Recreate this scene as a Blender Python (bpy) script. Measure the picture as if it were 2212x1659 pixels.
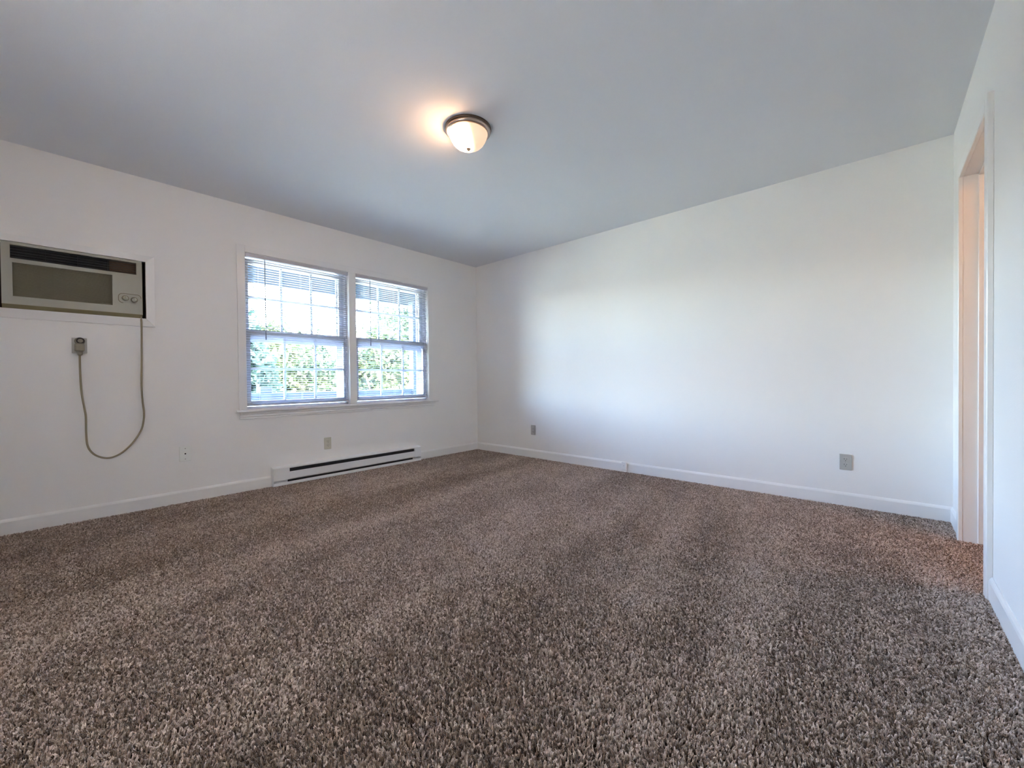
import bpy, bmesh, math, random
import numpy as np
from mathutils import Vector, Matrix
random.seed(7)
rng = np.random.default_rng(7)
for o in list(bpy.data.objects):
    bpy.data.objects.remove(o)
SC = bpy.context.scene
COL = SC.collection

# ------------------------------------------------------------------ room measures (m)
H = 2.44            # ceiling height
DY = -4.378         # door wall plane
XB = -4.62          # wall behind / left of the camera
WT = 0.12           # wall thickness

# ------------------------------------------------------------------ camera
yaw, pitch, roll = 0.83888, -0.01093, -0.00992
fw = Vector((math.sin(yaw)*math.cos(pitch), math.cos(yaw)*math.cos(pitch), math.sin(pitch)))
rt = Vector((math.cos(yaw), -math.sin(yaw), 0)); up = rt.cross(fw)
r2 = rt*math.cos(roll)+up*math.sin(roll); u2 = -rt*math.sin(roll)+up*math.cos(roll)
cam = bpy.data.cameras.new('camera')
cam.sensor_width = 36; cam.lens = 881.7/2212*36; cam.clip_start = 0.02; cam.clip_end = 400
camo = bpy.data.objects.new('camera', cam)
M = Matrix((r2, u2, -fw)).transposed().to_4x4(); M.translation = Vector((-3.7783, -4.0273, 0.9292))
camo.matrix_world = M
COL.objects.link(camo); SC.camera = camo

# ------------------------------------------------------------------ world, sun, exposure
W = bpy.data.worlds.new('sky'); SC.world = W; W.use_nodes = True
nt = W.node_tree; nt.nodes.clear()
sky = nt.nodes.new('ShaderNodeTexSky'); sky.sky_type = 'NISHITA'
sky.sun_disc = False; sky.sun_elevation = math.radians(52); sky.sun_rotation = math.radians(180)
sky.air_density = 1.0; sky.dust_density = 2.5; sky.ozone_density = 1.0
bg = nt.nodes.new('ShaderNodeBackground'); bg.inputs[1].default_value = 2.45
wo = nt.nodes.new('ShaderNodeOutputWorld')
tint = nt.nodes.new('ShaderNodeMixRGB'); tint.blend_type = 'MULTIPLY'; tint.inputs[0].default_value = 1; tint.inputs[2].default_value = (0.93, 0.98, 1.06, 1)
nt.links.new(sky.outputs[0], tint.inputs[1]); nt.links.new(tint.outputs[0], bg.inputs[0]); nt.links.new(bg.outputs[0], wo.inputs[0])

sun = bpy.data.lights.new('sun', 'SUN'); sun.energy = 1.2; sun.angle = 0.01; sun.color = (1, 0.95, 0.86)
suno = bpy.data.objects.new('sun', sun); COL.objects.link(suno)
suno.rotation_euler = (Vector((0.25, 1.0, -1.3))).to_track_quat('-Z', 'Y').to_euler()

# sampling portals in the two window openings (they give no light of their own)
for (x0, x1) in ((-2.70, -1.78), (-1.71, -0.80)):
    L = bpy.data.lights.new('window_portal', 'AREA'); L.shape = 'RECTANGLE'
    L.size = x1-x0; L.size_y = 1.34; L.cycles.is_portal = True
    lo = bpy.data.objects.new('window_portal', L); COL.objects.link(lo)
    lo.location = ((x0+x1)/2, 0.14, 1.37); lo.rotation_euler = (math.radians(-90), 0, 0)

L = bpy.data.lights.new('window_portal', 'AREA'); L.shape = 'RECTANGLE'; L.size = 0.95; L.size_y = 1.1; L.cycles.is_portal = True  # portal of the added fill window
lo = bpy.data.objects.new('window_portal', L); COL.objects.link(lo)
lo.location = (XB-0.11, -2.775, 1.475); lo.rotation_euler = (math.radians(90), 0, math.radians(-90))

SC.view_settings.view_transform = 'Standard'; SC.view_settings.look = 'None'
SC.view_settings.gamma = 1.0; SC.view_settings.use_curve_mapping = False
SC.view_settings.exposure = 3.27
cy = SC.cycles
cy.use_denoising = True; cy.max_bounces = 14; cy.diffuse_bounces = 10; cy.glossy_bounces = 4
cy.transparent_max_bounces = 24; cy.transmission_bounces = 6
cy.sample_clamp_indirect = 6.0; cy.caustics_reflective = False; cy.caustics_refractive = False

# ------------------------------------------------------------------ materials
def mat(name, col, rough=0.6, metal=0.0, spec=0.5, bump=None, mottle=0.0, mscale=8.0, emit=None, sheen=0.0):
    m = bpy.data.materials.new(name); m.use_nodes = True
    t = m.node_tree; b = t.nodes['Principled BSDF']
    b.inputs['Base Color'].default_value = (*col, 1); b.inputs['Roughness'].default_value = rough
    b.inputs['Metallic'].default_value = metal; b.inputs['Specular IOR Level'].default_value = spec
    tc = t.nodes.new('ShaderNodeTexCoord')
    if mottle:
        n = t.nodes.new('ShaderNodeTexNoise'); n.inputs['Scale'].default_value = mscale; n.inputs['Detail'].default_value = 4
        t.links.new(tc.outputs['Object'], n.inputs['Vector'])
        mx = t.nodes.new('ShaderNodeMixRGB')
        mx.inputs[1].default_value = (*[c*(1-mottle) for c in col], 1)
        mx.inputs[2].default_value = (*[min(1, c*(1+mottle)) for c in col], 1)
        t.links.new(n.outputs['Fac'], mx.inputs[0]); t.links.new(mx.outputs[0], b.inputs['Base Color'])
    if bump:
        n = t.nodes.new('ShaderNodeTexNoise'); n.inputs['Scale'].default_value = bump[0]; n.inputs['Detail'].default_value = 3
        t.links.new(tc.outputs['Object'], n.inputs['Vector'])
        bp = t.nodes.new('ShaderNodeBump'); bp.inputs['Strength'].default_value = bump[1]; bp.inputs['Distance'].default_value = 0.002
        t.links.new(n.outputs['Fac'], bp.inputs['Height']); t.links.new(bp.outputs[0], b.inputs['Normal'])
    if emit:
        b.inputs['Emission Color'].default_value = (*emit[:3], 1); b.inputs['Emission Strength'].default_value = emit[3]
    if sheen:
        b.inputs['Sheen Weight'].default_value = sheen; b.inputs['Sheen Roughness'].default_value = 0.4
    return m

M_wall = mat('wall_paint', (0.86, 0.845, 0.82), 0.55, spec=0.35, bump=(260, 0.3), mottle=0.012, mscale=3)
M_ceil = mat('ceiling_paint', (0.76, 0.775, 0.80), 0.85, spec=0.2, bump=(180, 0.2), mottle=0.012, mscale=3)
M_trim = mat('trim_enamel', (0.84, 0.83, 0.81), 0.32, spec=0.5, bump=(60, 0.05))
M_vinyl = mat('window_vinyl', (0.62, 0.65, 0.73), 0.35)
M_liner = mat('frame_vinyl', (0.80, 0.80, 0.84), 0.35)
M_slat = mat('blind_slat', (0.56, 0.57, 0.60), 0.4)
M_rail = mat('blind_rail', (0.56, 0.54, 0.58), 0.4)
M_wand = mat('clear_wand', (0.14, 0.15, 0.20), 0.2)
M_case = mat('unit_plastic', (0.41, 0.40, 0.33), 0.5, bump=(400, 0.08), mottle=0.03, mscale=12)
M_grille = mat('unit_grille', (0.22, 0.195, 0.13), 0.6)
M_dark = mat('dark_vent', (0.008, 0.008, 0.010), 0.45)
M_brown = mat('vent_filter', (0.13, 0.075, 0.045), 0.7)
M_louver = mat('vent_louver', (0.018, 0.018, 0.022), 0.3)
M_gap = mat('sleeve_gap', (0.06, 0.035, 0.02), 0.8)
M_cord = mat('cord_rubber', (0.30, 0.255, 0.165), 0.55)
M_plug = mat('plug_rubber', (0.25, 0.225, 0.17), 0.55)
M_ivory = mat('ivory_plate', (0.60, 0.57, 0.46), 0.4)
M_greyp = mat('grey_plate', (0.47, 0.455, 0.42), 0.4)
M_white = mat('white_plate', (0.84, 0.84, 0.80), 0.35)
M_slot = mat('slot_dark', (0.015, 0.013, 0.012), 0.6)
M_heat = mat('heater_enamel', (0.83, 0.83, 0.83), 0.3, bump=(40, 0.03))
M_fin = mat('heater_inside', (0.02, 0.02, 0.022), 0.5)
M_nick = mat('brushed_nickel', (0.48, 0.39, 0.33), 0.32, metal=0.9)
M_pan = mat('bronze_pan', (0.12, 0.075, 0.05), 0.45, metal=0.6)
M_base = mat('carpet_backing', (0.05, 0.035, 0.025), 0.95, spec=0.1)
M_hall = mat('hall_paint', (0.78, 0.70, 0.60), 0.6)
M_out = mat('balcony_paint', (0.055, 0.068, 0.10), 0.6, mottle=0.04)
M_soffit = mat('soffit_paint', (0.40, 0.44, 0.40), 0.7, mottle=0.03)
M_deck = mat('balcony_concrete', (0.34, 0.34, 0.33), 0.85, mottle=0.1, mscale=5)
M_side = mat('house_siding', (0.35, 0.35, 0.34), 0.7)
M_lawn = mat('lawn_grass', (0.25, 0.27, 0.19), 0.9, mottle=0.35, mscale=0.6)
M_bark = mat('bark', (0.11, 0.08, 0.06), 0.9, mottle=0.3)
M_copper = mat('screw_head', (0.35, 0.34, 0.32), 0.35, metal=0.7)

def glass():
    m = bpy.data.materials.new('window_glass'); m.use_nodes = True; t = m.node_tree; t.nodes.clear()
    o = t.nodes.new('ShaderNodeOutputMaterial'); mx = t.nodes.new('ShaderNodeMixShader')
    tr = t.nodes.new('ShaderNodeBsdfTransparent'); tr.inputs[0].default_value = (0.94, 0.94, 0.95, 1)
    gl = t.nodes.new('ShaderNodeBsdfGlossy'); gl.inputs['Roughness'].default_value = 0.02
    fr = t.nodes.new('ShaderNodeFresnel'); fr.inputs[0].default_value = 1.3
    t.links.new(fr.outputs[0], mx.inputs[0]); t.links.new(tr.outputs[0], mx.inputs[1]); t.links.new(gl.outputs[0], mx.inputs[2])
    t.links.new(mx.outputs[0], o.inputs[0]); return m
M_glass = glass()

def leaf_mat(name, c1, c2):
    m = bpy.data.materials.new(name); m.use_nodes = True; t = m.node_tree; b = t.nodes['Principled BSDF']
    b.inputs['Roughness'].default_value = 0.6
    tc = t.nodes.new('ShaderNodeTexCoord'); n = t.nodes.new('ShaderNodeTexNoise'); n.inputs['Scale'].default_value = 1.4
    t.links.new(tc.outputs['Object'], n.inputs['Vector'])
    r = t.nodes.new('ShaderNodeMapRange'); r.inputs[1].default_value = .35; r.inputs[2].default_value = .65
    t.links.new(n.outputs['Fac'], r.inputs[0])
    mx = t.nodes.new('ShaderNodeMixRGB'); mx.inputs[1].default_value = (*c1, 1); mx.inputs[2].default_value = (*c2, 1)
    t.links.new(r.outputs[0], mx.inputs[0]); t.links.new(mx.outputs[0], b.inputs['Base Color'])
    tl = t.nodes.new('ShaderNodeBsdfTranslucent'); t.links.new(mx.outputs[0], tl.inputs[0])
    ms = t.nodes.new('ShaderNodeMixShader'); ms.inputs[0].default_value = 0.4
    o = [x for x in t.nodes if x.type == 'OUTPUT_MATERIAL'][0]
    t.links.new(b.outputs[0], ms.inputs[1]); t.links.new(tl.outputs[0], ms.inputs[2]); t.links.new(ms.outputs[0], o.inputs[0])
    return m
M_leafA = leaf_mat('leaf_green', (0.010, 0.026, 0.012), (0.035, 0.058, 0.022))
M_leafB = leaf_mat('leaf_yellow_green', (0.018, 0.036, 0.012), (0.060, 0.075, 0.022))
M_leafC = leaf_mat('leaf_blue_green', (0.010, 0.026, 0.020), (0.026, 0.055, 0.036))

# ------------------------------------------------------------------ mesh helpers
class MB:
    def __init__(self): self.v = []; self.f = []; self.sm = []
    def add(self, vs, fs, smooth=False):
        n = len(self.v); self.v += [tuple(x) for x in vs]
        for f in fs: self.f.append([i+n for i in f]); self.sm.append(smooth)
        return self
    def box(self, x0, x1, y0, y1, z0, z1, b=0.0):
        """box, optionally with all edges chamfered by b"""
        if b <= 0:
            vs = [(x, y, z) for x in (x0, x1) for y in (y0, y1) for z in (z0, z1)]
            return self.add(vs, [(0, 1, 3, 2), (4, 6, 7, 5), (0, 4, 5, 1), (2, 3, 7, 6), (0, 2, 6, 4), (1, 5, 7, 3)])
        bm = bmesh.new(); bmesh.ops.create_cube(bm, size=1)
        for v in bm.verts:
            v.co = ((x0+x1)/2+v.co.x*(x1-x0), (y0+y1)/2+v.co.y*(y1-y0), (z0+z1)/2+v.co.z*(z1-z0))
        bmesh.ops.bevel(bm, geom=list(bm.edges), offset=b, segments=1, affect='EDGES')
        bm.verts.index_update()
        self.add([v.co[:] for v in bm.verts], [[v.index for v in f.verts] for f in bm.faces]); bm.free(); return self
    def extrude(self, prof, a, b, axis):
        """2-D profile (p,q) swept from a to b along axis: 'x' -> (y,z), 'y' -> (x,z), 'z' -> (x,y)"""
        def P(p, q, t): return {'x': (t, p, q), 'y': (p, t, q), 'z': (p, q, t)}[axis]
        n = len(prof); vs = [P(p, q, a) for p, q in prof]+[P(p, q, b) for p, q in prof]
        fs = [(i, (i+1) % n, n+(i+1) % n, n+i) for i in range(n)]+[list(range(n))[::-1], list(range(n, 2*n))]
        return self.add(vs, fs)
    def lathe(self, prof, c, n=48, axis='z'):
        vs = []
        for r, h in prof:
            for k in range(n):
                a = 2*math.pi*k/n
                if axis == 'z': vs.append((c[0]+r*math.cos(a), c[1]+r*math.sin(a), c[2]+h))
                else: vs.append((c[0]+r*math.cos(a), c[1]+h, c[2]+r*math.sin(a)))
        fs = []
        for i in range(len(prof)-1):
            for k in range(n): fs.append((i*n+k, i*n+(k+1) % n, (i+1)*n+(k+1) % n, (i+1)*n+k))
        return self.add(vs, fs, True)
    def tube(self, pts, r, n=10, caps=True):
        pts = [Vector(p) for p in pts]; vs = []; ref = Vector((0.3, 1, 0.2)).normalized()
        for i, p in enumerate(pts):
            t = (pts[min(i+1, len(pts)-1)]-pts[max(i-1, 0)]).normalized()
            a = t.cross(ref).normalized(); b = t.cross(a)
            rr = r[i] if isinstance(r, (list, tuple)) else r
            for k in range(n):
                w = 2*math.pi*k/n; vs.append(p+a*rr*math.cos(w)+b*rr*math.sin(w))
        fs = [(i*n+k, i*n+(k+1) % n, (i+1)*n+(k+1) % n, (i+1)*n+k) for i in range(len(pts)-1) for k in range(n)]
        self.add(vs, fs, True)
        if caps: self.add(vs[:n], [list(range(n))]); self.add(vs[-n:], [list(range(n))])
        return self
    def mesh(self, name, m):
        me = bpy.data.meshes.new(name); me.from_pydata(self.v, [], self.f); me.materials.append(m)
        bm = bmesh.new(); bm.from_mesh(me); bmesh.ops.recalc_face_normals(bm, faces=bm.faces); bm.to_mesh(me); bm.free()
        me.polygons.foreach_set('use_smooth', self.sm); me.update(); return me
    def build(self, name, m, parent=None, origin=None, cut=None):
        me = self.mesh(name, m)
        o = bpy.data.objects.new(name, me); COL.objects.link(o)
        if parent is None and origin is not None:
            me.transform(Matrix.Translation(-Vector(origin))); o.location = origin
        if parent is not None: adopt(o, parent)
        return o

def world_loc(o):
    p = Vector((0, 0, 0))
    while o is not None: p += Vector(o.location); o = o.parent
    return p
def adopt(o, parent):
    """mesh built in world space becomes a child of an (unrotated) parent"""
    o.parent = parent; o.location = Vector(o.location)-world_loc(parent)
def piece(name, me, loc, parent):
    o = bpy.data.objects.new(name, me); COL.objects.link(o); o.parent = parent
    o.location = Vector(loc)-world_loc(parent); return o
def empty(name, loc):
    o = bpy.data.objects.new(name, None); o.empty_display_size = 0.1; COL.objects.link(o); o.location = loc; return o
def tag(o, label, cat, group=None):
    o['label'] = label; o['category'] = cat
    if group: o['group'] = group
    return o
def struct(o):
    o['kind'] = 'structure'; return o

# ------------------------------------------------------------------ room shell
XO0, XO1 = -4.9, 6.5           # the facade goes on to both sides
HB = -6.2                      # far end of the hall
fl = MB().box(XB-WT, WT, DY-0.001, 0.16, -0.20, -0.0145)
fl.box(-1.9, 0.4, HB, DY, -0.20, -0.0145)
struct(fl.build('floor', M_base))
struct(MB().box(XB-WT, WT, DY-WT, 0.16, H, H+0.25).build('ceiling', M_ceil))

def wall_x(b, x0, x1, y0, y1, z0, z1, holes):
    """wall running along x with rectangular holes (hx0,hx1,hz0,hz1) sorted by x, built as solid blocks"""
    x = x0
    for hx0, hx1, hz0, hz1 in holes:
        b.box(x, hx0, y0, y1, z0, z1)
        if hz0 > z0: b.box(hx0, hx1, y0, y1, z0, hz0)
        if hz1 < z1: b.box(hx0, hx1, y0, y1, hz1, z1)
        x = hx1
    b.box(x, x1, y0, y1, z0, z1)
wl = MB(); wall_x(wl, XB-WT, WT, 0.0, 0.16, -0.2, H,
                  [(-4.012, -3.336, 1.402, 1.818), (-2.70, -0.80, 0.672, 2.045)])
struct(wl.build('wall_left', M_wall))
struct(MB().box(0.0, WT, DY-WT, 0.0, -0.2, H).build('wall_right', M_wall))
wf = MB(); wall_x(wf, XB-WT, 0.0, DY-WT, DY, -0.2, H, [(-1.178, -0.382, -0.2, 2.048)])
struct(wf.build('wall_front', M_wall))
BW0, BW1, BZ0, BZ1 = -3.25, -2.30, 0.92, 2.03          # window added in the unseen wall behind the camera to brighten the room
wb = MB().box(XB-WT, XB, DY, BW0, -0.2, H).box(XB-WT, XB, BW1, 0.0, -0.2, H)
wb.box(XB-WT, XB, BW0, BW1, -0.2, BZ0).box(XB-WT, XB, BW0, BW1, BZ1, H)
struct(wb.build('wall_back', M_wall))

# hall beyond the doorway
hx = MB().box(0.25, 0.35, HB, DY-WT, -0.05, H).box(-1.95, -1.85, HB, DY-WT, -0.05, H)
hx.box(-1.95, 0.35, HB-0.1, HB, -0.05, H)
struct(hx.build('wall_hall', M_hall))
struct(MB().box(-1.95, 0.35, HB-0.1, DY-WT, H, H+0.1).build('ceiling_hall', M_hall))

# baseboards: flat face with a bevelled top
def bb_prof(s, t=0.0125, h=0.094):          # s: outward sign along the profile's first axis
    return [(0, -0.012), (s*t, -0.012), (s*t, h-0.017), (s*t*0.75, h-0.009), (s*t*0.28, h), (0, h)]
b = MB().extrude(bb_prof(-1), XB, -2.522, 'x').extrude(bb_prof(-1), -0.962, 0, 'x')
struct(b.build('baseboard_left', M_trim))
b = MB().extrude([(p, q) for p, q in bb_prof(-1, 0.019, 0.096)], 0.0, -2.165, 'y')
b.extrude(bb_prof(-1), -2.165, DY, 'y')
struct(b.build('baseboard_right', M_trim))
b = MB().extrude([(DY+p, q) for p, q in bb_prof(1)], XB, -1.216, 'x').extrude([(DY+p, q) for p, q in bb_prof(1)], -0.343, 0, 'x')
struct(b.build('baseboard_front', M_trim))
struct(MB().extrude([(XB+p, q) for p, q in bb_prof(1)], DY, 0, 'y').build('baseboard_back', M_trim))

# ------------------------------------------------------------------ door frame
d = struct(empty('door_1', (-0.78, DY, 0)))
CF = DY+0.020                                  # casing face
J0, J1, JH = -0.400, -1.160, 2.030
MB().box(J0-0.001, -0.382, DY-WT, DY, -0.012, 2.048).box(-1.178, J1+0.001, DY-WT, DY, -0.012, 2.048)\
    .box(-1.178, -0.382, DY-WT, DY, JH, 2.048).build('jamb', M_trim, d)
MB().box(J0-0.011, J0, DY-0.088, DY-0.055, 0, JH, 0.002).box(J1, J1+0.011, DY-0.088, DY-0.055, 0, JH, 0.002)\
    .box(J1, J0, DY-0.088, DY-0.055, JH-0.011, JH, 0.002).build('door_stop', M_trim, d)
for (a0, a1, z0, z1) in ((-0.402, -0.343, -0.01, 2.089), (-1.216, -1.157, -0.01, 2.089)):
    MB().box(a0, a1, DY, CF, z0, z1, 0.003).build('casing', M_trim, d)
MB().box(-1.157, -0.402, DY, CF, 2.028, 2.089, 0.003).build('casing', M_trim, d)

# ------------------------------------------------------------------ windows
OPEN = [(-2.70, -1.78), (-1.71, -0.80)]
Z0, Z1 = 0.694, 2.042
for wi, (x0, x1) in enumerate(OPEN):
    w = struct(empty('window_%d' % (wi+1), ((x0+x1)/2, 0.08, Z0)))
    fr = MB()                                   # jamb liners, head and sill of the frame
    fr.box(x0-0.001, x0+0.016, 0.036, 0.135, Z0, Z1).box(x1-0.016, x1+0.001, 0.036, 0.135, Z0, Z1)
    fr.box(x0, x1, 0.036, 0.135, Z1-0.02, Z1).box(x0, x1, 0.036, 0.150, Z0-0.02, Z0+0.022)
    fr.box(x0+0.016, x0+0.022, 0.074, 0.080, Z0, Z1).box(x1-0.022, x1-0.016, 0.074, 0.080, Z0, Z1)
    fr.build('window_frame', M_liner, w)
    gx0, gx1 = x0+0.050, x1-0.064
    sf = MB().box(x0+0.016, x0+0.030, 0.120, 0.134, Z0, Z1).box(x1-0.075, x1-0.016, 0.120, 0.134, Z0, Z1)
    sf.box(x0+0.03, x1-0.075, 0.120, 0.134, 1.300, 1.385).box(x0+0.03, x1-0.075, 0.126, 0.134, 1.285, 1.300)
    sf.build('storm_frame', M_liner, w)
    for up_ in (True, False):
        ya, yb = (0.082, 0.112) if up_ else (0.044, 0.074)
        gz0, gz1 = (1.392, 1.968) if up_ else (0.765, 1.335)
        gx1 = x1-0.064 if up_ else x1-0.040
        s = MB().box(x0+0.017, gx0, ya, yb, gz0-0.045, gz1+0.045, 0.002).box(gx1, x1-0.017, ya, yb, gz0-0.045, gz1+0.045, 0.002)
        s.box(gx0, gx1, ya, yb, gz1, gz1+0.045, 0.002).box(gx0, gx1, ya, yb, gz0-0.045, gz0, 0.002)
        so = s.build('sash', M_vinyl, w)
        if not up_:
            lk = MB().box((x0+x1)/2-0.03, (x0+x1)/2+0.03, 0.050, 0.070, gz1+0.045, gz1+0.052, 0.002)
            lk.lathe([(0, 0.0), (0.011, 0.0), (0.011, 0.012), (0, 0.012)], ((x0+x1)/2, 0.06, gz1+0.052), 16)
            lk.box((x0+x1)/2-0.002, (x0+x1)/2+0.035, 0.050, 0.058, gz1+0.058, gz1+0.066, 0.002)
            lk.build('sash_lock', M_copper, so)
        yc = (ya+yb)/2; pw = (gx1-gx0)/3; ph = (gz1-gz0)/2
        vm = MB().box(-0.010, 0.010, -0.010, 0.010, 0, gz1-gz0, 0.003).mesh('muntin', M_vinyl)
        for k in (1, 2): piece('muntin', vm, (gx0+pw*k, yc, gz0), so)
        hm = MB().box(0, gx1-gx0, -0.009, 0.009, -0.010, 0.010, 0.003).mesh('muntin', M_vinyl)
        piece('muntin', hm, (gx0, yc, gz0+ph), so)
        pm = MB().box(0.001, pw-0.001, -0.002, 0.002, 0.001, ph-0.001).mesh('pane', M_glass)
        for i in range(3):
            for j in range(2): piece('pane', pm, (gx0+pw*i, yc, gz0+ph*j), so)

w3 = struct(empty('window_3', (XB-0.06, (BW0+BW1)/2, BZ0)))  # added window, out of view, that brings fill light into the room
def ring(xa, xb, y0, y1, z0, z1, t_, name, m, par):
    return MB().box(xa, xb, y0, y0+t_, z0, z1).box(xa, xb, y1-t_, y1, z0, z1).box(xa, xb, y0+t_, y1-t_, z0, z0+t_)\
        .box(xa, xb, y0+t_, y1-t_, z1-t_, z1).build(name, m, par)
ring(XB-0.115, XB-0.005, BW0, BW1, BZ0, BZ1, 0.018, 'window_frame', M_vinyl, w3)
ring(XB-0.001, XB+0.014, BW0-0.055, BW1+0.055, BZ0-0.055, BZ1+0.055, 0.057, 'casing', M_trim, w3)
for k, (za, zb_) in enumerate(((BZ0+0.018, 1.49), (1.46, BZ1-0.018))):
    xa = XB-0.05-0.03*k
    so = ring(xa-0.028, xa, BW0+0.018, BW1-0.018, za, zb_, 0.042, 'sash', M_vinyl, w3)
    MB().box(xa-0.016, xa-0.012, BW0+0.06, BW1-0.06, za+0.042, zb_-0.042).build('pane', M_glass, so)

def shade_mat():
    m = bpy.data.materials.new('translucent_shade'); m.use_nodes = True; t = m.node_tree; t.nodes.clear()
    o = t.nodes.new('ShaderNodeOutputMaterial'); mx = t.nodes.new('ShaderNodeMixShader'); mx.inputs[0].default_value = 0.80
    d_ = t.nodes.new('ShaderNodeBsdfDiffuse'); d_.inputs[0].default_value = (0.8, 0.8, 0.8, 1)
    tl = t.nodes.new('ShaderNodeBsdfTranslucent'); tl.inputs[0].default_value = (0.90, 0.77, 0.66, 1)
    t.links.new(d_.outputs[0], mx.inputs[1]); t.links.new(tl.outputs[0], mx.inputs[2]); t.links.new(mx.outputs[0], o.inputs[0]); return m
rs = empty('fill_shade', (XB-0.02, (BW0+BW1)/2, BZ1-0.02))  # made-up shade that spreads the added window's light as warm fill
tag(rs, 'cream roller shade added over the unseen fill window to soften its light', 'roller shade')
M_shade = shade_mat()
MB().tube([(XB-0.022, BW0+0.022, BZ1-0.040), (XB-0.022, BW1-0.022, BZ1-0.040)], 0.018, 16).build('roller', M_vinyl, rs)
MB().box(XB-0.006, XB-0.005, BW0+0.019, BW1-0.019, BZ0+0.03, BZ1-0.035).build('shade_cloth', M_shade, rs)
MB().box(XB-0.012, XB+0.000, BW0+0.019, BW1-0.019, BZ0+0.019, BZ0+0.034, 0.002).build('hem_bar', M_vinyl, rs)

# interior casing, mullion board, stool and apron of the double window
t = struct(empty('trim_1', (-1.75, 0, 0.69)))
CY = -0.014
MB().box(-2.757, -2.699, CY, 0.0, Z0, 2.097, 0.002).build('casing', M_trim, t)
MB().box(-0.801, -0.745, CY, 0.0, Z0, 2.097, 0.002).build('casing', M_trim, t)
MB().box(-2.699, -0.801, CY, 0.0, 2.040, 2.097, 0.002).build('casing', M_trim, t)
MB().box(-1.782, -1.708, CY, 0.135, Z0, 2.042, 0.002).build('mullion', M_trim, t)
# wood jamb extensions
MB().box(-2.701, -2.694, 0.0, 0.04, Z0, 2.042).box(-0.806, -0.799, 0.0, 0.04, Z0, 2.042)\
    .box(-2.70, -0.80, 0.0, 0.04, 2.037, 2.046).build('jamb_extension', M_trim, t)
st = MB().extrude([(0.05, 0.672), (-0.040, 0.672), (-0.046, 0.678), (-0.046, 0.688), (-0.040, 0.694), (0.05, 0.694)], -2.782, -0.680, 'x')
st.build('stool', M_trim, t)
MB().extrude([(0, 0.671), (-0.030, 0.671), (-0.026, 0.655), (-0.018, 0.648), (-0.018, 0.634), (-0.012, 0.628), (-0.012, 0.616), (0, 0.614)],
             -2.752, -0.722, 'x').build('apron', M_trim, t)

# ------------------------------------------------------------------ mini blinds
def slat_mesh(L):
    n = 6; vs = []; fs = []
    for x in (0, L):
        for k in range(n+1):
            u = k/n*2-1
            vs.append((x, u*0.0122, 0.0016*(1-u*u)))
    for k in range(n): fs.append((k, k+1, n+1+k+1, n+1+k))
    b = MB().add(vs, fs, True)
    me = b.mesh('slat', M_slat)
    bm = bmesh.new(); bm.from_mesh(me)
    bmesh.ops.solidify(bm, geom=list(bm.faces), thickness=0.0004); bm.to_mesh(me); bm.free()
    me.transform(Matrix.Rotation(math.radians(-6), 4, 'X')); return me
for bi, (x0, x1) in enumerate(OPEN):
    side = ('left', 'right')[bi]
    a, e = x0+0.008, x1-0.008
    if bi == 1: e = x1-0.002
    r = empty('mini_blind', ((a+e)/2, 0.012, 2.035))
    tag(r, ['white mini blind with open slats in the left window, nearer the air conditioner',
            'white mini blind with open slats in the right window, nearer the room corner'][bi], 'window blind',
        'mini blinds in the double window')
    MB().box(a, e, -0.004, 0.026, 2.008, 2.0365, 0.0015).box(a, a+0.006, -0.006, 0.028, 2.006, 2.038).box(e-0.006, e, -0.006, 0.028, 2.006, 2.038).build('head_rail', M_rail, r)
    zb = 0.722
    MB().box(a+0.004, e-0.004, 0.001, 0.024, zb, zb+0.012, 0.003).build('bottom_rail', M_rail, r)
    sm = slat_mesh(e-a-0.006)
    z = zb+0.022
    while z < 2.000:
        piece('slat', sm, (a+0.003, 0.0125, z), r); z += 0.0206
    wx = -2.545 if bi == 0 else -1.547
    MB().tube([(wx, -0.010, 1.998), (wx, -0.011, 1.31)], 0.0036, 6).tube([(wx, -0.011, 1.33), (wx, -0.011, 1.30)], 0.0048, 8)\
        .tube([(wx, 0.002, 2.006), (wx, -0.010, 1.996)], 0.0018, 6).build('wand', M_wand, r)
    for cx in (a+0.10, (a+e)/2, e-0.10):        # ladder strings
        lb = MB()
        for yy in (-0.0002, 0.0252): lb.box(cx-0.0004, cx+0.0004, yy-0.0004, yy+0.0004, zb+0.01, 2.010)
        lb.build('ladder_string', M_slat, r)

# ------------------------------------------------------------------ through-wall air conditioner
AX0, AX1, AZ0, AZ1 = -4.000, -3.357, 1.402, 1.815
t2 = struct(empty('trim_2', (-3.68, 0, 1.35)))
def mitre(pts):                                # flat picture-frame board with a bevelled inner edge
    return MB().add([(x, -0.016 if k % 2 == 0 else -0.006, z) for k, (x, z) in enumerate(pts)], [])
o0, o1, p0, p1 = -4.066, -3.284, 1.346, 1.866   # outer rectangle
i0, i1, q0, q1 = -4.012, -3.336, 1.402, 1.818   # inner rectangle
def frame_board(A, B, C, D):                   # outer A,B  inner C,D (x,z)
    f = []
    for (x, z) in (A, B): f.append((x, 0.0, z))
    for (x, z) in (A, B): f.append((x, -0.013, z))
    for (x, z) in (C, D): f.append((x, -0.030, z))
    for (x, z) in (C, D): f.append((x, 0.10, z))
    return MB().add(f, [(0, 1, 3, 2), (2, 3, 5, 4), (4, 5, 7, 6), (0, 2, 4, 6), (1, 7, 5, 3), (0, 6, 7, 1)])
g = 0.0006
frame_board((o0, p0), (o1, p0), (i0, q0), (i1, q0)).build('frame_board', M_trim, t2)
frame_board((o0+g, p1), (o1, p1), (i0, q1), (i1, q1)).build('frame_board', M_trim, t2)
frame_board((o1, p0+g), (o1, p1-g), (i1, q0+g), (i1, q1-g)).build('frame_board', M_trim, t2)
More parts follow.
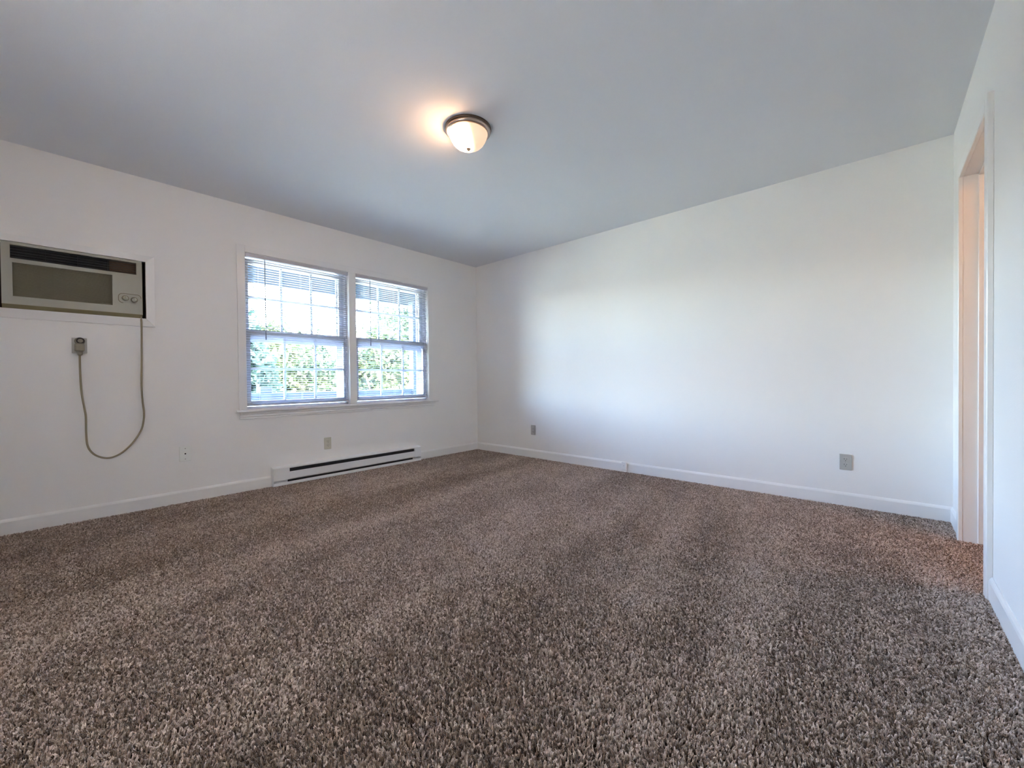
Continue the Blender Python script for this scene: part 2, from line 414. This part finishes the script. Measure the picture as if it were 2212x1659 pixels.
frame_board((o0, p0+g), (o0, p1-g), (i0, q0+g), (i0, q1-g)).build('frame_board', M_trim, t2)

ac = empty('air_conditioner', ((AX0+AX1)/2, -0.02, AZ0))
tag(ac, 'beige-grey through-wall air conditioner with black top vent and hanging cord', 'air conditioner')
YF = -0.036
def rrect(x0, x1, z0, z1, r, n=5):
    pts = []
    for cx, cz, a0 in ((x1-r, z1-r, 0), (x0+r, z1-r, 90), (x0+r, z0+r, 180), (x1-r, z0+r, 270)):
        for k in range(n+1):
            a = math.radians(a0+90*k/n); pts.append((cx+r*math.cos(a), cz+r*math.sin(a)))
    return pts
# front bezel with two openings cut out, built from blocks; rounded rim behind
VX0, VX1, VZ0, VZ1 = -3.964, -3.386, 1.713, 1.797      # top vent
GX0, GX1, GZ0, GZ1 = -3.956, -3.512, 1.478, 1.688      # intake grille
fb = MB()
zc = 1.428                                             # below this the front slopes back
fb.box(AX0, VX0, YF, 0.02, VZ0, VZ1).box(VX1, AX1, YF, 0.02, VZ0, VZ1)
fb.box(AX0, AX1, YF, 0.02, VZ1, AZ1-0.004).box(AX0, AX1, YF, 0.02, GZ1, VZ0)
fb.box(AX0, GX0, YF, 0.02, GZ0, GZ1).box(GX1, AX1, YF, 0.02, GZ0, GZ1)
fb.box(AX0, AX1, YF, 0.02, zc, GZ0)
fb.extrude([(YF, AZ1-0.004), (YF+0.004, AZ1), (0.02, AZ1), (0.02, AZ1-0.004)], AX0, AX1, 'x')
fb.extrude([(AX1, YF+0.004), (AX1+0.003, YF+0.010), (AX1+0.003, 0.02), (AX1, 0.02)], zc, AZ1-0.02, 'z')
fb.build('front_bezel', M_case, ac)
MB().extrude([(YF, zc), (YF+0.024, AZ0+0.002), (0.02, AZ0+0.002), (0.02, zc)], AX0, AX1, 'x').build('bottom_lip', mat('unit_lip_shade', (0.27, 0.235, 0.13), 0.55), ac)  # same case, with the shade of its down-facing bevel painted as darker plastic
MB().box(AX0+0.012, AX1-0.012, 0.02, 0.36, AZ0+0.008, AZ1-0.008, 0.004).build('chassis', M_gap, ac)
sv = MB().box(-4.012, AX0+0.013, 0.05, 0.16, 1.402, 1.818).box(AX1-0.013, -3.336, 0.05, 0.16, 1.402, 1.818)  # blocks added to stop daylight leaking in around the chassis
sv.box(-4.012, -3.336, 0.05, 0.16, 1.402, AZ0+0.010).box(-4.012, -3.336, 0.05, 0.16, AZ1-0.010, 1.818).build('sleeve_blocker', M_gap, ac)
MB().box(VX0, VX0+0.44, -0.004, 0.016, VZ0, VZ1).build('vent_recess', M_dark, ac)
fl_ = MB().box(VX0+0.44, VX1, -0.006, 0.016, VZ0, VZ1)
for k in range(9): fl_.box(VX0+0.442, VX1-0.006, -0.010, -0.006, VZ0+0.008+k*0.0082, VZ0+0.0105+k*0.0082)
fl_.build('filter_screen', M_brown, ac)
lm = MB().extrude([(-0.026, 0.0), (-0.010, 0.005), (-0.0095, 0.0062), (-0.0262, 0.0014)], VX0+0.002, VX1-0.002, 'x')
me = lm.mesh('louver', M_louver)
for k in range(5): piece('louver', me, (0, 0, VZ0+0.006+k*0.0168), ac)
for k in range(1, 4):
    MB().box(VX0+(VX1-VX0)*k/4-0.001, VX0+(VX1-VX0)*k/4+0.001, -0.024, -0.004, VZ0, VZ1).build('louver_support', M_louver, ac)
gb = MB().box(GX0, GX1, -0.020, 0.016, GZ0, GZ1)
n = 30
for k in range(n): gb.box(GX0+0.004, GX1-0.004, -0.028, -0.020, GZ0+0.004+k*0.0069, GZ0+0.0070+k*0.0069)
for k in range(1, 8): gb.box(GX0+(GX1-GX0)*k/8-0.001, GX0+(GX1-GX0)*k/8+0.001, -0.027, -0.020, GZ0, GZ1)
gb.build('intake_grille', M_grille, ac)
# control recess: raised rim line, rounded at its right end
cp = rrect(-3.482, -3.363, 1.502, 1.568, 0.024)
rim = MB().tube([(x, YF-0.0005, z) for x, z in cp[:18]], 0.0022, 6); rim.build('panel_rim', M_grille, ac)
MB().extrude(rrect(-3.480, -3.365, 1.504, 1.566, 0.022), YF-0.0012, YF+0.001, 'y').build('control_panel', M_case, ac)
for kx, kz in ((-3.447, 1.536), (-3.400, 1.530)):
    MB().lathe([(0, -0.014), (0.011, -0.014), (0.0135, -0.011), (0.015, 0), (0, 0)], (kx, YF-0.001, kz), 20, 'y')\
        .box(kx-0.0025, kx+0.0025, YF-0.020, YF-0.012, kz-0.012, kz+0.012, 0.001).build('knob', M_case, ac)
    MB().lathe([(0.0155, -0.0012), (0.018, -0.0016), (0.0195, -0.0012)], (kx, YF-0.001, kz), 24, 'y').build('knob_ring', M_grille, ac)
# power cord, hanging in a loop to the plug
cpx = [(-3.366, -0.012, 1.418), (-3.364, -0.026, 1.396)]
CAMP = Vector((-3.7783, -4.0273, 0.9292))
def at_wall(px, py, y):
    v = fw + r2*((px-1106)/881.7) - u2*((py-829.5)/881.7)
    s = (y-CAMP.y)/v.y
    q = CAMP+v*s; return (q.x, y, q.z)
for (px, py, y) in [(306, 712, -.028), (306, 781, -.022), (305.6, 829, -.02), (307.8, 865, -.02), (311, 890, -.022), (310, 910, -.024), (304.5, 930, -.026),
                    (289, 954, -.028), (269, 973.5, -.03), (249.5, 985.5, -.03), (230, 989.5, -.03), (211, 985.5, -.03), (197, 976, -.028), (189, 961.5, -.028),
                    (186.3, 937, -.026), (185.6, 901, -.025), (182, 879.5, -.024), (177, 853, -.024), (174.5, 829, -.026), (172.8, 795, -.03), (172.3, 766, -.036)]:
    cpx.append(at_wall(px, py, y))
def smooth_path(P, n=6):
    P = [Vector(p) for p in P]; out = []
    for i in range(len(P)-1):
        p0_, p1_, p2_, p3_ = P[max(i-1, 0)], P[i], P[i+1], P[min(i+2, len(P)-1)]
        for k in range(n):
            u = k/n
            out.append(0.5*((2*p1_)+(-p0_+p2_)*u+(2*p0_-5*p1_+4*p2_-p3_)*u*u+(-p0_+3*p1_-3*p2_+p3_)*u**3))
    out.append(P[-1]); return out
MB().tube(smooth_path(cpx), 0.0058, 10).build('power_cord', M_cord, ac)
px_, py_, pz_ = at_wall(172.5, 750, -0.03)
pl = MB().box(px_-0.026, px_+0.022, -0.050, -0.010, pz_-0.030, pz_+0.026, 0.008)
pl.box(px_-0.013, px_+0.013, -0.046, -0.018, pz_-0.056, pz_-0.028, 0.006)
po = pl.build('plug', M_plug, ac)

# ------------------------------------------------------------------ wall plates
def outlet(name, c, face, label, M_p, kind='duplex', w=0.070, h=0.115):
    """plate centred at c on a wall; face: 'left' (y=0 wall), 'right' (x=0 wall), 'front' (door wall)"""
    def T(mb):
        out = []
        for (x, y, z) in mb.v:                  # local: x across, y out of wall (negative = into the room), z up
            if face == 'left': out.append((c[0]+x, c[1]+y, c[2]+z))
            elif face == 'right': out.append((c[0]+y, c[1]-x, c[2]+z))
            else: out.append((c[0]-x, c[1]-y, c[2]+z))
        mb.v = out; return mb
    r = empty(name, c); tag(r, label, 'wall outlet' if kind != 'coax' else 'wall plate')
    T(MB().box(-w/2, w/2, -0.0065, 0.0, -h/2, h/2, 0.003)).build('cover_plate', M_p, r)
    if kind == 'duplex':
        for s in (1, -1):
            zz = s*0.0195
            T(MB().extrude(rrect(-0.017, 0.017, zz-0.0145, zz+0.0145, 0.009), -0.0088, -0.004, 'y')).build('receptacle', M_p, r)
            for sx, hh in ((-0.0066, 0.0045), (0.0066, 0.0036)):
                T(MB().box(sx-0.0013, sx+0.0013, -0.0092, -0.008, zz+0.003-hh, zz+0.003+hh)).build('slot', M_slot, r)
            T(MB().lathe([(0, -0.0004), (0.0026, -0.0004), (0.0026, 0.001)], (0.001, -0.0088, zz-0.0085), 12, 'y')).build('ground_hole', M_slot, r)
        T(MB().lathe([(0, -0.001), (0.0028, -0.0008), (0.003, 0)], (0, -0.0065, 0), 12, 'y')).build('screw', M_copper, r)
    elif kind == 'coax':
        T(MB().lathe([(0, -0.0006), (0.0055, -0.0006), (0.0055, 0.001)], (0, -0.0066, 0), 16, 'y')).build('jack_hole', M_slot, r)
        for s in (1, -1):
            T(MB().lathe([(0, -0.0008), (0.0032, -0.0006), (0.0034, 0)], (0, -0.0065, s*0.041), 12, 'y')).build('screw', M_copper, r)
    elif kind == 'single':
        T(MB().lathe([(0, -0.014), (0.020, -0.014), (0.024, -0.010), (0.026, 0), (0.026, 0.002)], (0.002, -0.0055, 0.030), 24, 'y')).build('receptacle', M_plug, r)
        T(MB().lathe([(0.013, -0.0005), (0.019, -0.0008), (0.021, 0.001)], (0.004, -0.0195, 0.032), 20, 'y')).build('socket_recess', M_slot, r)
    return r
outlet('wall_outlet', (px_-0.001, 0, pz_+0.012), 'left', 'worn greyish outlet below the air conditioner holding its plug', M_greyp, 'single', 0.072, 0.105)
outlet('cable_plate', (-3.121, 0, 0.376), 'left', 'white wall plate with one black cable hole, left of the baseboard heater', M_white, 'coax', 0.074, 0.118)
outlet('wall_outlet', (-2.015, 0, 0.322), 'left', 'beige duplex outlet on the window wall just above the baseboard heater', M_ivory)
outlet('wall_outlet', (0, -0.967, 0.326), 'right', 'small grey-beige duplex outlet on the long blank wall nearest the far corner', M_greyp)
outlet('wall_outlet', (0, -3.850, 0.313), 'right', 'grey-beige duplex outlet on the long blank wall close to the doorway', M_greyp)
outlet('wall_outlet', (-1.785, DY, 0.335), 'front', 'outlet on the doorway wall at the right edge, above its baseboard', M_greyp)

# surface cable box at the baseboard step
jb = empty('phone_jack', (-0.02, -2.142, 0.03))
tag(jb, 'small white surface jack box on the baseboard of the long blank wall', 'phone jack')
MB().box(-0.031, -0.0185, -2.166, -2.118, 0.020, 0.098, 0.002).build('jack_housing', M_trim, jb)
MB().lathe([(0, -0.0006), (0.0035, -0.0004), (0.0035, 0)], (0, 0, 0), 12, 'y').build('screw', M_copper, None)
sc_ = COL.objects['screw'] if 'screw' in COL.objects else None
for o in list(COL.objects):
    if o.name.startswith('screw') and o.parent is None:
        o.rotation_euler = (0, 0, math.radians(-90)); o.parent = jb
        o.location = Vector((-0.0315, -2.142, 0.062))-Vector(jb.location)

# ------------------------------------------------------------------ baseboard heater
hx0, hx1, hy, hz = -2.520, -0.958, -0.060, 0.168
ht = empty('baseboard_heater', ((hx0+hx1)/2, -0.03, 0))
tag(ht, 'long white electric baseboard heater under the double window', 'heater')
ex0, ex1 = hx0+0.135, hx1-0.085                 # the slots run between the end boxes
MB().box(hx0, hx1, -0.004, -0.0005, 0.0, hz).extrude([(0, hz-0.003), (hy, hz-0.012), (hy, hz-0.017), (hy-0.002, hz-0.019), (hy-0.002, hz-0.010), (0, hz)], hx0, hx1, 'x')\
    .build('back_panel', M_heat, ht)
MB().box(hx0, ex0, hy, -0.004, 0.046, hz-0.012, 0.0015).box(hx0, hx0+0.004, hy+0.001, -0.004, 0.004, 0.05).build('end_box', M_heat, ht)
MB().box(ex1, hx1, hy, -0.004, 0.046, hz-0.012, 0.0015).box(hx1-0.004, hx1, hy+0.001, -0.004, 0.004, 0.05).build('end_box', M_heat, ht)
MB().extrude([(hy, 0.054), (hy, 0.114), (hy+0.003, 0.117), (hy+0.004, 0.114), (hy+0.003, 0.052), (hy+0.012, 0.046), (hy+0.010, 0.044)], ex0, ex1, 'x').build('front_cover', M_heat, ht)
MB().extrude([(-0.004, 0.0), (hy+0.002, 0.0), (hy, 0.006), (hy, 0.026), (hy+0.003, 0.028), (hy+0.004, 0.010), (-0.004, 0.010)], hx0, hx1, 'x').build('bottom_pan', M_heat, ht)
MB().box(ex0, ex1, -0.040, -0.006, 0.05, 0.145).build('heating_core', M_fin, ht)
fm = MB()
for k in range(0, 110):
    x = ex0+0.01+k*(ex1-ex0-0.02)/110; fm.box(x, x+0.0012, -0.052, -0.010, 0.055, 0.118)
fm.build('fin_row', M_fin, ht)['kind'] = 'stuff'
MB().box(ex0, ex1, -0.012, -0.005, 0.010, 0.150).build('inner_shield', M_fin, ht)

# ------------------------------------------------------------------ ceiling lamp
lc = (-2.106, -2.192, H)
cl = empty('ceiling_light', lc)
tag(cl, 'flush ceiling light with a lit frosted glass bowl and metal rim', 'ceiling light')
MB().lathe([(0.0, 0.0), (0.137, 0.0), (0.139, -0.006), (0.137, -0.012), (0.128, -0.014), (0.0, -0.014)], lc, 64).build('pan', M_pan, cl)
MB().lathe([(0.130, -0.012), (0.134, -0.015), (0.133, -0.024), (0.127, -0.031), (0.119, -0.034), (0.113, -0.033), (0.113, -0.013)], lc, 64).build('rim', M_nick, cl)
def dome_mat():
    m = bpy.data.materials.new('lit_frosted_glass'); m.use_nodes = True; t = m.node_tree; b = t.nodes['Principled BSDF']
    b.inputs['Base Color'].default_value = (0.85, 0.80, 0.72, 1); b.inputs['Roughness'].default_value = 0.35
    # the bulb sits to one side of the bowl: the glass glows most beside it
    tc = t.nodes.new('ShaderNodeTexCoord')
    vm = t.nodes.new('ShaderNodeVectorMath'); vm.operation = 'DISTANCE'; vm.inputs[1].default_value = (-0.065, 0.045, -0.05)
    t.links.new(tc.outputs['Object'], vm.inputs[0])
    mr = t.nodes.new('ShaderNodeMapRange'); mr.inputs[1].default_value = 0.05; mr.inputs[2].default_value = 0.145
    mr.inputs[3].default_value = 7.6; mr.inputs[4].default_value = 0.085
    mr.interpolation_type = 'SMOOTHERSTEP'; t.links.new(vm.outputs['Value'], mr.inputs[0])
    b.inputs['Emission Color'].default_value = (1.0, 0.54, 0.27, 1)
    t.links.new(mr.outputs[0], b.inputs['Emission Strength']); return m
M_dome = dome_mat()
dp = [(0.117, -0.022), (0.116, -0.034), (0.111, -0.050), (0.103, -0.068), (0.092, -0.086), (0.077, -0.101), (0.058, -0.112), (0.034, -0.119), (0.010, -0.121), (0.0, -0.121)]
dm = MB().lathe([(r, h) for r, h in dp], (0, 0, 0), 64).mesh('glass_bowl', M_dome)
piece('glass_bowl', dm, lc, cl)
MB().lathe([(0, 0.004), (0.012, 0.004), (0.014, 0.0), (0.010, -0.004), (0.006, -0.006), (0.007, -0.010), (0.0, -0.014)], (lc[0], lc[1], lc[2]-0.122), 20).build('finial', M_nick, cl)

# hall lamp beyond the doorway
hl = empty('hall_light', (-0.80, -5.25, H))
tag(hl, 'round warm ceiling lamp in the hall beyond the doorway', 'ceiling light')
MB().lathe([(0, 0), (0.13, 0), (0.13, -0.02), (0, -0.02)], (-0.80, -5.25, H), 32).build('pan', M_nick, hl)
M_hlamp = mat('hall_bowl', (0.8, 0.7, 0.6), 0.4, emit=(1.0, 0.44, 0.18, 7.5))
MB().lathe([(0.12, -0.02), (0.10, -0.06), (0.06, -0.09), (0, -0.10)], (-0.80, -5.25, H), 32).build('glass_bowl', M_hlamp, hl)

# ------------------------------------------------------------------ outside: facade, balcony, garden
struct(MB().box(XO0, XB-WT, 0.0, 0.16, -2.8, H).box(WT, XO1, 0.0, 0.16, -2.8, H).box(XB-WT, WT, 0.0, 0.16, -2.8, -0.2).build('wall_facade', M_side))
struct(MB().box(XO0, XO1, -8.0, 1.62, H+0.25, H+0.45).box(XO0, XO1, 0.16, 1.60, H-0.02, H+0.25).build('roof', M_soffit))
struct(MB().box(XO0, XO1, 1.56, 1.64, 2.125, H+0.2).build('trim_3', M_out))
struct(MB().box(XO0, XO1, 0.16, 1.50, -0.32, -0.12).build('balcony_floor', M_deck))
rl = empty('balcony_railing', (-0.5, 1.32, -0.12))
tag(rl, 'pale painted balcony railing seen through the blinds at the window bottoms', 'railing')
MB().box(XO0, XO1, 1.28, 1.38, 0.765, 0.803, 0.006).build('top_rail', M_out, rl)
MB().box(XO0, XO1, 1.305, 1.345, 0.712, 0.766).build('rail_board', M_out, rl)
MB().box(XO0, XO1, 1.305, 1.345, -0.02, 0.03).build('bottom_rail', M_out, rl)
bmn = MB().box(-0.02, 0.02, -0.018, 0.018, 0, 0.70).mesh('baluster', M_out)
x = -3.6
while x < 2.4:
    piece('baluster', bmn, (x, 1.325, 0.02), rl); x += 0.115
for pxx in (-2.16, 1.9):
    MB().box(pxx-0.055, pxx+0.055, 1.27, 1.38, -0.12, 0.80).box(pxx-0.066, pxx+0.066, 1.262, 1.392, 0.80, 0.875, 0.008).build('post', M_out, rl)
struct(MB().box(-0.150, -0.045, 1.25, 1.36, -0.12, 2.13).build('trim_4', M_out))

struct(MB().box(-60, 80, -30, 120, -3.0, -2.8).build('lawn', M_lawn))
def crown(c, rad, n, leaf, m, parent):
    cx, cy, cz = c; rx, ry, rz = rad
    # clustered points in a lumpy ellipsoid
    nc = 26
    cc = rng.normal(size=(nc, 3)); cc /= np.linalg.norm(cc, axis=1)[:, None]; cc *= rng.uniform(.35, .85, (nc, 1))
    pick = rng.integers(0, nc, n)
    P = cc[pick]+rng.normal(size=(n, 3))*0.17
    P = P*np.array([rx, ry, rz])+np.array([cx, cy, cz])
    A = rng.normal(size=(n, 3)); A /= np.linalg.norm(A, axis=1)[:, None]
    B = np.cross(A, rng.normal(size=(n, 3))); B /= np.linalg.norm(B, axis=1)[:, None]
    s = leaf*rng.uniform(.6, 1.3, (n, 1))
    V = np.concatenate([P-A*s, P+B*s*.5, P+A*s, P-B*s*.5], 1).reshape(-1, 3)
    F = np.arange(n*4).reshape(-1, 4)
    me = bpy.data.meshes.new('crown'); me.from_pydata(V.tolist(), [], F.tolist()); me.materials.append(m)
    o = bpy.data.objects.new('crown', me); COL.objects.link(o); adopt(o, parent); o['kind'] = 'stuff'; return o
TREES = [  # x, y, crown centre z, radii, leaves, material, label
    (-0.45, 8.6, 1.5, (0.75, 1.0, 2.0), 7000, M_leafC, 'tall slim blue-green tree at the left edge of the left window'),
    (1.5, 12.4, 1.0, (2.3, 1.1, 2.1), 16000, M_leafB, 'broad yellow-green tree filling the lower panes of the left window'),
    (3.4, 16.6, 1.3, (3.0, 1.1, 2.4), 16000, M_leafA, 'rounded mid-green tree farther off, behind the board between the windows'),
    (3.7, 8.8, 1.0, (1.2, 1.0, 1.9), 11000, M_leafB, 'yellow-green tree low at the left side of the right window'),
    (7.4, 12.4, 2.0, (2.1, 1.1, 2.9), 16000, M_leafA, 'tall leafy tree with sky gaps at the right of the right window'),
    (9.4, 8.8, 1.6, (2.0, 1.1, 2.6), 7000, M_leafC, 'dark dense tree farthest right behind the balcony column'),
]
for (tx, ty, tz, rad, n, m, lab) in TREES:
    tr = empty('tree', (tx, ty, -2.8)); tag(tr, lab, 'tree', 'garden trees beyond the balcony')
    MB().tube([(tx, ty, -2.85), (tx+0.06, ty, -1.2), (tx-0.05, ty, tz)], [0.17, 0.13, 0.06], 10)\
        .tube([(tx+0.03, ty, -0.8), (tx+0.6*rad[0], ty+0.2, tz+0.2)], [0.08, 0.03], 8)\
        .tube([(tx, ty, -0.5), (tx-0.55*rad[0], ty-0.2, tz+0.1)], [0.08, 0.03], 8).build('trunk', M_bark, tr)
    crown((tx, ty, tz), rad, int(n*1.7), 0.105, m, tr)
hd = empty('hedge', (3.5, 21.0, -2.8)); tag(hd, 'long clipped green hedge along the far side of the garden', 'hedge')
n = 34000
P = np.stack([rng.uniform(-6, 26, n), 21+rng.normal(0, .7, n), rng.uniform(-2.8, 2.6, n)], 1)
P[:, 2] += 0.5*np.sin(P[:, 0]*1.3)*(P[:, 2] > -0.5)
A = rng.normal(size=(n, 3)); A /= np.linalg.norm(A, axis=1)[:, None]; B = np.cross(A, rng.normal(size=(n, 3))); B /= np.linalg.norm(B, axis=1)[:, None]
V = np.concatenate([P-A*.16, P+B*.09, P+A*.16, P-B*.09], 1).reshape(-1, 3)
me = bpy.data.meshes.new('foliage'); me.from_pydata(V.tolist(), [], np.arange(n*4).reshape(-1, 4).tolist()); me.materials.append(M_leafC)
o = bpy.data.objects.new('foliage', me); COL.objects.link(o); adopt(o, hd); o['kind'] = 'stuff'

# ------------------------------------------------------------------ carpet: real cut pile, instanced tufts
def carpet_mat():
    m = bpy.data.materials.new('carpet_yarn'); m.use_nodes = True; t = m.node_tree; b = t.nodes['Principled BSDF']
    b.inputs['Roughness'].default_value = 0.5; b.inputs['Specular IOR Level'].default_value = 0.4
    b.inputs['Sheen Weight'].default_value = 1.0; b.inputs['Sheen Roughness'].default_value = 0.35
    b.inputs['Sheen Tint'].default_value = (1.0, 0.96, 1.0, 1)
    at = t.nodes.new('ShaderNodeAttribute'); at.attribute_type = 'INSTANCER'; at.attribute_name = 'tone'
    cr = t.nodes.new('ShaderNodeValToRGB'); e = cr.color_ramp.elements
    e[0].position = 0.0; e[0].color = (0.085, 0.046, 0.024, 1); e[1].position = 1.0; e[1].color = (0.74, 0.61, 0.53, 1)
    k = e.new(0.5); k.color = (0.32, 0.225, 0.162, 1)
    t.links.new(at.outputs['Fac'], cr.inputs[0]); t.links.new(cr.outputs[0], b.inputs['Base Color']); return m
M_yarn = carpet_mat()
def tuft_mesh():
    b = MB()
    for j in range(2):
        ox = -0.0010+0.0020*j; a0 = j*math.pi
        pts, rs = [], []
        for k in range(4):
            u = k/3; a = a0+u*2.2
            pts.append((ox+0.0013*math.cos(a)*u, 0.0013*math.sin(a)*u, u*0.0135)); rs.append([0.0013, 0.0019, 0.0018, 0.0009][k])
        b.tube(pts, rs, 5, False); n = len(b.v); b.f.append(list(range(n-5, n))); b.sm.append(True)
    return b.mesh('tuft', M_yarn)
tuft = bpy.data.objects.new('tuft_source', tuft_mesh())      # not linked: only the pile uses it
SP = 0.0058
xs = np.arange(XB+0.004, -0.006, SP); ys = np.arange(DY+0.012, -0.012, SP)
X, Y = np.meshgrid(xs, ys); X = X.ravel(); Y = Y.ravel()
xh = np.arange(-1.155, -0.405, SP); yh = np.arange(-5.6, DY+0.012, SP); X2, Y2 = np.meshgrid(xh, yh)
X = np.concatenate([X, X2.ravel()]); Y = np.concatenate([Y, Y2.ravel()])
X += rng.uniform(-.5, .5, X.size)*SP*0.8; Y += rng.uniform(-.5, .5, Y.size)*SP*0.8
def vnoise(x, y, seed):
    r = np.random.default_rng(seed); T = r.uniform(0, 1, (256, 256))
    xi = np.floor(x).astype(int); yi = np.floor(y).astype(int); fx = x-xi; fy = y-yi
    fx = fx*fx*(3-2*fx); fy = fy*fy*(3-2*fy)
    g = lambda i, j: T[i % 256, j % 256]
    return (g(xi, yi)*(1-fx)+g(xi+1, yi)*fx)*(1-fy)+(g(xi, yi+1)*(1-fx)+g(xi+1, yi+1)*fx)*fy
# vacuum strokes: long bands along x, slightly fanned; each band leans the pile its own way
ang = math.radians(8)
U = X*math.cos(ang)+Y*math.sin(ang); Vv = -X*math.sin(ang)+Y*math.cos(ang)
streak = vnoise(U*0.55+3, Vv*4.2, 1)*0.6+vnoise(U*1.6, Vv*9.0, 2)*0.25+vnoise(U*5, Vv*7, 3)*0.15
patch = vnoise(X*9, Y*9, 4)*0.5+vnoise(X*28, Y*28, 5)*0.5
lean = (streak-0.5)*1.7
N = X.size
rot = np.zeros((N, 3))
rot[:, 2] = rng.uniform(0, 2*math.pi, N)
tilt = 0.38
tx_ = rng.normal(0, tilt, N)+(patch-.5)*.5; ty_ = rng.normal(0, tilt, N)
# Euler XYZ: tilt is applied in the tuft frame first; convert desired world lean into x/y angles, spin last is avoided
rot[:, 0] = tx_+lean*0.55; rot[:, 1] = ty_+lean*0.25
rot[:, 2] = rng.uniform(-1.5, 1.5, N)
scl = rng.uniform(0.8, 1.2, N)*(0.92+0.16*patch)
tone = np.clip(0.5+rng.normal(0, 0.29, N)+(streak-0.5)*0.55+(patch-0.5)*0.25, 0, 1)  # the streak term paints the brushed pile's sheen into the yarn colour
me = bpy.data.meshes.new('carpet_pile')
me.vertices.add(N)
me.vertices.foreach_set('co', np.stack([X, Y, np.full(N, -0.0130)], 1).ravel())
a = me.attributes.new('rot', 'FLOAT_VECTOR', 'POINT'); a.data.foreach_set('vector', rot.ravel())
a = me.attributes.new('scl', 'FLOAT', 'POINT'); a.data.foreach_set('value', scl)
a = me.attributes.new('tone', 'FLOAT', 'POINT'); a.data.foreach_set('value', tone)
me.materials.append(M_yarn)
cp_ = bpy.data.objects.new('carpet_pile', me); COL.objects.link(cp_)
tag(cp_, 'brown and taupe cut-pile carpet covering the whole room floor', 'carpet'); cp_['kind'] = 'stuff'
ng = bpy.data.node_groups.new('pile', 'GeometryNodeTree')
ng.interface.new_socket('Geometry', in_out='INPUT', socket_type='NodeSocketGeometry')
ng.interface.new_socket('Geometry', in_out='OUTPUT', socket_type='NodeSocketGeometry')
gi = ng.nodes.new('NodeGroupInput'); go = ng.nodes.new('NodeGroupOutput')
ip = ng.nodes.new('GeometryNodeInstanceOnPoints'); oi = ng.nodes.new('GeometryNodeObjectInfo'); oi.inputs['Object'].default_value = tuft
m2p = ng.nodes.new('GeometryNodeMeshToPoints')
def attr(nm, ty):
    n_ = ng.nodes.new('GeometryNodeInputNamedAttribute'); n_.data_type = ty; n_.inputs['Name'].default_value = nm; return n_
ra = attr('rot', 'FLOAT_VECTOR'); sa = attr('scl', 'FLOAT')
e2r = ng.nodes.new('FunctionNodeEulerToRotation')
ng.links.new(gi.outputs[0], m2p.inputs[0]); ng.links.new(m2p.outputs[0], ip.inputs['Points'])
ng.links.new(oi.outputs['Geometry'], ip.inputs['Instance'])
ng.links.new(ra.outputs['Attribute'], e2r.inputs[0]); ng.links.new(e2r.outputs[0], ip.inputs['Rotation'])
ng.links.new(sa.outputs['Attribute'], ip.inputs['Scale']); ng.links.new(ip.outputs[0], go.inputs[0])
md = cp_.modifiers.new('pile', 'NODES'); md.node_group = ng
print('tufts', N)
